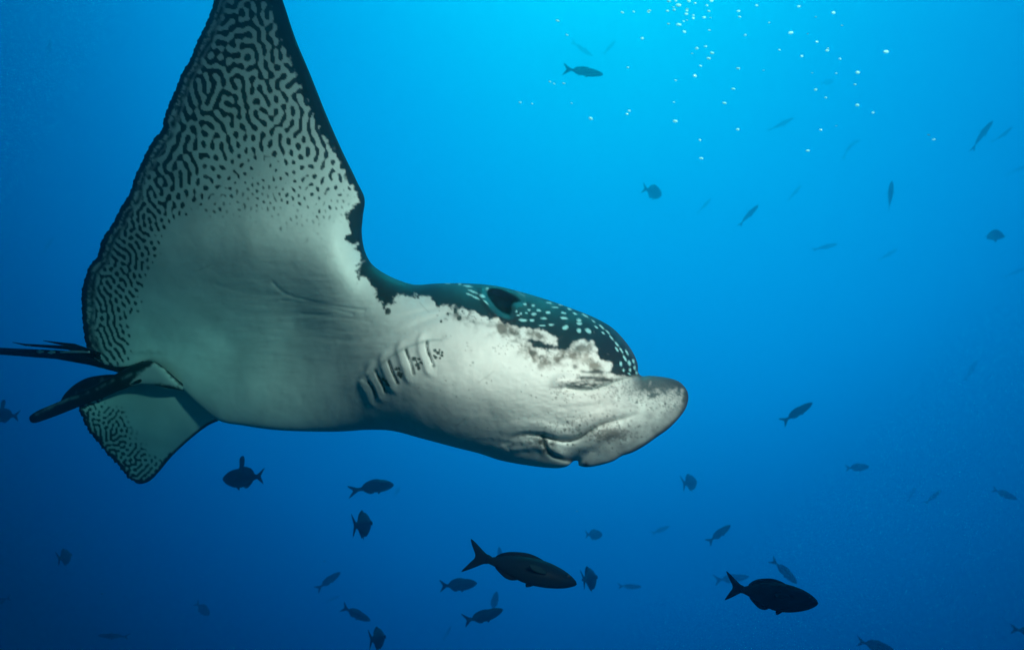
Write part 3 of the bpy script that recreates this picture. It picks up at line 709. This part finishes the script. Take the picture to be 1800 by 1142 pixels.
def place_fish(px, py, length_px, heading, turn, roll, real, label, amt=0, deep=1.0, whole=False, group='reef fish schooling in the blue water'):
    """heading: degrees in the picture, 0 = snout to the right, + = snout up; turn: away from the lens; roll: belly towards the lens"""
    h, tr, rl = map(math.radians, (heading, turn, roll))
    fore = max(math.cos(tr), .2)
    rx, ry = (px - W / 2) / F, (H / 2 - py) / F; th2 = rx * rx + ry * ry                # a wide lens stretches things outwards
    al = abs(math.cos(math.radians(heading) - math.atan2(ry, rx))) ** 2
    dist = real * F * fore / length_px * (1 + th2) ** (.5 * al) 
    m = max(1, dist / 2.3) ** .75 * (1.7 if turn > 60 else 1.0) * (1.4 if py < 700 and px > 700 else 1.0) * (1.1 if whole else 1.0); dist *= m; real *= m                                # the far ones are bigger and farther off
    VF = at(px, py, 1).normalized(); VR = (CR - VF * CR.dot(VF)).normalized(); VU = VR.cross(VF)   # seen along its own sight line
    axis = (VR * math.cos(h) + VU * math.sin(h))
    upv = (-VR * math.sin(h) + VU * math.cos(h))
    if math.cos(h) < 0: upv = -upv
    fx = (axis * math.cos(tr) + VF * math.sin(tr)).normalized()
    upr = (upv * math.cos(rl) + VF * math.sin(rl)); fz = (upr - fx * upr.dot(fx)).normalized(); fy = fz.cross(fx)
    R = Matrix((fx, fy, fz)).transposed()
    loc = at(px, py, dist)
    if whole:
        o = bpy.data.objects.new('fish', joined_mesh(amt, deep)); col.objects.link(o)
    else:
        o = empty('fish', loc)
        for name, me in fish_parts(amt, deep):
            c = bpy.data.objects.new(name, me); col.objects.link(c); c.parent = o
    o.matrix_world = Matrix.Translation(loc) @ R.to_4x4() @ Matrix.Scale(real, 4)
    tag(o, label, 'fish', group)
    if 'raised fin' in label:
        v, f = blade([(.10,.08),(.09,.22),(.10,.36),(.07,.41),(.01,.41),(-.02,.34),(-.01,.18),(.02,.07)], lambda x, z: .05, .005)
        mesh('pectoral_fin', v, f, F_PEC, o)
    return o

FISH = [  # px, py, length, heading, turn, roll, real length, bend, depth factor, whole, label
 (920, 996, 198, -17, 8, 12, .30, .5, .80, 0, 'large near black fish with forked tail heading down right, below the ray'),
 (1354, 1045, 170, -10, 10, 5, .28, -.3, 1.05, 0, 'plump black fish with wide forked tail, nearest fish at the lower right'),
 (429, 839, 76, 184, 38, 8, .27, .1, 1.3, 0, 'dark fish facing left with raised fin, right of the far wing tip'),
 (660, 853, 66, 2, 28, 20, .25, .8, 1.05, 0, 'dark rounded fish below the ray belly, tail to the left'),
 (638, 921, 26, 8, 80, 0, .27, .1, 1.15, 0, 'small fish seen head on, between two rounded fish at lower centre left'),
 (578, 1019, 50, 34, 20, 20, .25, .3, .85, 0, 'slim dark fish climbing to the upper right, far below the ray gills'),
 (626, 1078, 56, -24, 15, 10, .25, 0, .80, 0, 'slim dark fish nosing down right, near the bottom edge left of centre'),
 (664, 1121, 22, 10, 80, 0, .26, .1, 1.1, 0, 'round fish seen end on at the bottom edge, left of centre'),
 (806, 1027, 66, 4, 15, 10, .26, 0, 1.0, 0, 'oval dark fish swimming right just under the tail of the large near fish'),
 (849, 1083, 76, 18, 12, 15, .27, -.4, .85, 0, 'dark fish with pointed forked tail climbing right near the bottom centre'),
 (869, 1056, 36, 75, 40, 20, .24, .3, .9, 1, 'faint upright fish just behind the climbing fish near the bottom centre'),
 (881, 984, 48, 100, 25, 40, .30, .2, .8, 1, 'faint upright fish behind the tail stalk of the large near fish'),
 (1036, 1016, 22, 10, 80, 5, .28, .05, 1.15, 0, 'round fish seen head on, right of the large near fish snout'),
 (1107, 1030, 42, -2, 18, 40, .27, 0, .7, 1, 'faint flat fish right of the round head on fish'),
 (1044, 939, 30, 0, 50, 5, .26, 0, 1.2, 1, 'small stubby fish above the round head on fish'),
 (1161, 931, 34, 22, 20, 30, .28, 0, .8, 1, 'very faint fish between the stubby fish and the pair at lower right'),
 (1213, 847, 19, 10, 78, 5, .34, .1, 1.0, 1, 'faint round fish below and right of the ray mouth'),
 (1264, 937, 50, 34, 15, 20, .27, .2, .80, 0, 'slim fish climbing right above the plump black fish'),
 (1286, 1016, 62, 6, 18, 15, .40, 0, .70, 1, 'faint fish half hidden behind the plump black fish tail'),
 (1381, 1004, 58, -52, 20, 20, .29, .5, .90, 0, 'fish diving steeply behind the back of the plump black fish'),
 (1507, 821, 42, 4, 18, 5, .25, 0, 1.05, 0, 'small oval fish swimming right, alone at the right below mid height'),
 (1401, 724, 64, 32, 12, 20, .29, .2, .75, 0, 'slender fish with forked tail climbing right, right of the ray snout'),
 (1766, 868, 48, -28, 12, 5, .25, 0, .95, 0, 'dark fish pointing down right near the right edge at lower mid height'),
 (1640, 873, 38, 40, 20, 50, .28, 0, .7, 1, 'faint slim fish climbing right, left of the dark fish by the right edge'),
 (1602, 869, 30, 58, 25, 50, .32, 0, .7, 1, 'barely visible fish beside the faint slim fish at lower right'),
 (1540, 1134, 66, -16, 12, 5, .27, .3, 1.0, 0, 'dark fish cut off by the bottom edge at the right, tail raised'),
 (1812, 1110, 72, -12, 15, 5, .28, .2, .9, 0, 'dark fish leaving through the lower right corner, tail only in view'),
 (6, 730, 62, 178, 40, 8, .27, .1, 1.2, 0, 'dim fish with raised fin at the left edge beside the pelvic fin'),
 (114, 978, 20, 20, 80, 0, .27, .1, 1.1, 0, 'dim round fish seen end on at the lower left'),
 (0, 1056, 46, 200, 20, 10, .26, .3, .9, 0, 'dim fish cut off by the left edge near the bottom'),
 (357, 1070, 30, -40, 40, 10, .25, .2, 1.2, 0, 'small dark fish with raised tail in the lower left water'),
 (200, 1117, 56, 178, 15, 50, .28, 0, .65, 1, 'faint long flat fish near the bottom edge at left'),
 (585, 1052, 28, 25, 20, 40, .30, 0, .7, 1, 'barely visible fish between two slim dark fish at lower left'),
 (786, 1112, 30, 60, 25, 40, .32, 0, .7, 1, 'barely visible fish left of the fish climbing near the bottom centre'),
 (698, 863, 18, 60, 50, 20, .28, 0, .9, 1, 'tiny dim fish right by the snout of the rounded fish below the belly'),
 (1026, 125, 70, -10, 12, 25, .30, .2, .72, 0, 'grey blue fish swimming right near the top, right of the raised wing'),
 (1023, 86, 46, -32, 15, 50, .36, 0, .7, 1, 'faint fish just above the grey blue fish near the top'),
 (1071, 84, 32, 48, 25, 40, .33, 0, .8, 1, 'very faint fish pointing up, right of the faint fish near the top'),
 (1149, 337, 30, -24, 61, 30, .24, .2, 1.25, 0, 'round blue grey fish alone above the ray head'),
 (1237, 362, 36, 46, 15, 70, .31, .1, .8, 1, 'faint slim fish between the round fish and a darker slim fish above the head'),
 (1315, 378, 50, 46, 18, 62, .28, .15, .85, 0, 'slim fish pointing up right, darkest of those in the upper right middle'),
 (1372, 219, 52, 28, 15, 70, .34, 0, .75, 1, 'faint long fish below the bubble stream'),
 (1454, 145, 24, 10, 40, 20, .30, 0, 1.1, 1, 'tiny faint fish among the bubbles at the upper right'),
 (1495, 253, 38, 22, 25, 70, .29, 1.3, .9, 1, 'faint fish with sharply curved body below the upper right bubbles'),
 (1724, 238, 64, 60, 15, 68, .31, .2, .85, 0, 'slender fish seen from below pointing up, larger of a pair at the upper right'),
 (1762, 239, 46, 52, 15, 70, .28, -.3, .8, 0, 'slender fish pointing up, smaller of a pair at the upper right edge'),
 (1788, 298, 42, 26, 15, 60, .28, .2, .75, 0, 'faint fish touching the right edge below the upright pair'),
 (1565, 345, 54, 90, 15, 86, .29, 0, 1.0, 0, 'fish seen straight from below pointing upward with fins spread, at the right'),
 (1450, 434, 46, 14, 15, 55, .30, 0, .75, 0, 'slim level fish at right of centre below the upward pointing fish'),
 (1560, 448, 40, 36, 20, 60, .33, 0, .85, 1, 'faint fish below the upward pointing fish'),
 (1750, 418, 28, 100, 66, 10, .24, .3, 1.2, 0, 'small round dark fish near the right edge at upper mid height'),
 (1784, 478, 44, 22, 20, 60, .34, .2, .75, 1, 'very faint fish at the right edge under the small round dark fish'),
 (1396, 340, 38, 54, 15, 66, .36, 0, .75, 1, 'very faint slim fish right of the darkest slim fish'),
 (1390, 469, 30, 30, 25, 50, .38, 0, .9, 1, 'barely visible fish left of and below the slim level fish'),
 (1447, 279, 28, 52, 20, 60, .36, 0, .8, 1, 'barely visible fish left of and below the curved fish'),
 (1299, 348, 24, 40, 20, 60, .36, 0, .8, 1, 'barely visible fish just above the darkest slim fish'),
 (1520, 629, 30, 24, 20, 40, .34, 0, .8, 1, 'barely visible fish right of the ray head at mid height'),
 (1706, 652, 44, 62, 15, 60, .36, 0, .75, 1, 'faint upright slim fish at the right at mid height'),
 (938, 355, 28, 10, 20, 40, .40, 0, .8, 1, 'barely visible fish in the water over the ray back'),
 (1146, 446, 26, 60, 20, 40, .38, 0, .8, 1, 'barely visible fish above the crown of the ray head'),
 (85, 431, 34, 60, 20, 50, .36, 0, .8, 1, 'barely visible fish at the far left beside the raised wing'),
 (86, 87, 34, 70, 20, 50, .38, 0, .8, 1, 'barely visible fish in the upper left corner water'),
 (1198, 95, 28, 72, 20, 60, .38, 0, .8, 1, 'barely visible upright fish under the bubbles at top'),
 (1735, 8, 34, 50, 20, 60, .32, 0, .8, 1, 'faint fish touching the top edge near the right corner'),
]
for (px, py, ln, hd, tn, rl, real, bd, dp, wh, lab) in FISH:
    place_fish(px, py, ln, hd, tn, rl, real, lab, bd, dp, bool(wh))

# ------------------------------------------------------------------ air bubbles
M_BUB, t_, b_ = mat_new('bubble_skin'); b_.inputs['Base Color'].default_value = (.22, 1, .97, 1); b_.inputs['Roughness'].default_value = .12
b_.inputs['Specular IOR Level'].default_value = .6
_tr = t_.nodes.new('ShaderNodeBsdfTranslucent'); _tr.inputs[0].default_value = (.3, 1, 1, 1); _mx = t_.nodes.new('ShaderNodeMixShader'); _mx.inputs[0].default_value = .35; _tp = t_.nodes.new('ShaderNodeBsdfTransparent'); _m2 = t_.nodes.new('ShaderNodeMixShader'); _m2.inputs[0].default_value = .3
t_.links.new(b_.outputs[0], _mx.inputs[1]); t_.links.new(_tr.outputs[0], _mx.inputs[2]); t_.links.new(_mx.outputs[0], _m2.inputs[1]); t_.links.new(_tp.outputs[0], _m2.inputs[2]); t_.links.new(_m2.outputs[0], t_.nodes['Material Output'].inputs['Surface'])
def bubble_mesh():
    v, f = [], []; n, s = 7, 10
    for i in range(n + 1):
        a = math.pi * i / n
        for k in range(s):
            b = 2 * math.pi * k / s; v.append((math.sin(a) * math.cos(b), math.sin(a) * math.sin(b), (.42 if math.cos(a) > 0 else .28) * math.cos(a)))   # rising bubbles are flattened caps
    for i in range(n):
        for k in range(s):
            q = (k + 1) % s; f.append((i * s + k, (i + 1) * s + k, (i + 1) * s + q, i * s + q))
    me = bpy.data.meshes.new('air_bubble'); me.from_pydata(v, [], f); me.update(); me.materials.append(M_BUB)
    me.polygons.foreach_set('use_smooth', [True] * len(me.polygons)); return me
BM = bubble_mesh()
def zt(x, y): return 900 + x / 4.3925, y / 4.3925
def zr(x, y): return 1400 + x / 2.72, 80 + y / 2.72
def zc(x, y): return 1100 + x / 3.57, 180 + y / 3.57
BUB = [(*zt(*p[:2]), p[2]) for p in [(1212,12,3.2),(1285,42,4.4),(1365,8,4),(1540,6,3.6),(1505,44,2),(1245,58,2),(1252,78,3),(1200,86,3),(1352,72,2.6),(1350,84,2.6),(1345,110,2.6),(1520,88,2.8),(1400,120,2),(1400,142,2.4),(1483,136,2.6),(1533,138,2),
        (1350,157,1.8),(1325,165,1.8),(1208,186,2.6),(1287,192,3.8),(1330,247,2.6),(1523,235,2.4),(1060,84,3.6),(1052,95,2.6),(940,92,2),(852,98,2.8),(352,162,3.4),(424,272,2.4),(1005,298,2.6),(1427,375,3),(1495,360,2.6),(1545,410,3.8),
        (1518,452,3.4),(1390,415,2.2),(1456,510,2.4),(1412,587,3),(1263,622,2.4),(895,522,2.6),(292,632,2.6),(325,648,2),(400,645,3.2),(62,792,2.6),(155,802,2),(460,798,2),(905,857,2.8),(888,882,2.8),(608,916,3.6),(1260,937,4),(1708,688,4),
        (1640,797,3.2),(1745,530,3.2),(1742,1000,3),(1748,88,2.6),(1250,790,1.8),(1450,1080,1.8)]]
BUB += [(*zr(*p[:2]), p[2]) for p in [(147,25,3),(150,15,2),(25,52,2.4),(208,65,2.6),(428,31,4),(293,130,3.8),(280,187,2.6),(92,212,3.4),(140,250,2.8),(291,286,4),(366,322,2.6),(190,134,1.8),(75,132,1.8),(116,404,2.8),(54,503,3.2),(190,385,1.8),(632,428,2.8),(657,450,2.8)]]
BUB += [(*zc(*p[:2]), p[2]) for p in [(310,119,3.8),(704,171,2.8),(473,352,3.6),(466,238,2.2),(1142,304,3.2)]]
BUB += [(1390,58,3.6),(1404,12,2.6),(1465,23,3.4),(1330,10,2.6),(1300,30,2.4),(1310,62,2.4),(1352,40,2.2),(1420,60,1.8),(1434,30,1.8),(1480,45,1.8),(1370,88,2),(180,1043,2.2),(570,986,1.8),(1014,898,1.8),(1342,124,2),(1436,74,2.2),(1222,6,2.4),(1188,2,2.2)]
br = random.Random(5)
for i, (px, py, r) in enumerate(BUB):
    d = br.uniform(.95, 1.3) + (r < 2.3) * br.uniform(0, .15)
    o = bpy.data.objects.new('air_bubble', BM); col.objects.link(o)
    o.location = at(px, py, d); s = r * d / F * .72
    o.scale = (s * br.uniform(1.2, 1.7), s, s * br.uniform(.8, 1.1)); o.rotation_euler = (br.uniform(-.2, .2), br.uniform(.12, .42), br.uniform(-.5, .5))
    low = py > 800
    if low: o.name = 'floating_speck'; lab, cat, grp = {180: 'pale speck in the dark water at lower left, above the faint flat fish', 570: 'pale speck just above the slim dark fish climbing at lower left centre', 1014: 'pale speck under the ray chin, above the stubby fish'}[px], 'speck', 'pale specks below the ray'
    elif px > 1600: lab, cat, grp = ('left' if px < 1636 else 'right') + ' one of the lone pair of bubbles nearest the right edge', 'bubble', 'lone pair of bubbles at the right'
    elif px < 1130: lab, cat, grp = 'tiny air bubble left of the main stream, around the grey blue fish near the top', 'bubble', 'bubbles left of the stream'
    elif px > 1490: lab, cat, grp = 'small air bubble at the right fringe of the rising stream', 'bubble', 'bubbles at the right fringe of the stream'
    elif py < 70 and px < 1330: lab, cat, grp = 'tiny air bubble packed in the dense cluster at the top edge', 'bubble', 'bubbles clustered at the top edge'
    elif py > 150: lab, cat, grp = 'small air bubble trailing at the bottom of the stream, above the faint fish', 'bubble', 'bubbles trailing at the bottom of the stream'
    else: lab, cat, grp = 'bright air bubble in the upper part of the stream, right or below the dense cluster', 'bubble', 'bubbles in the upper part of the stream'
    tag(o, lab, cat, grp)
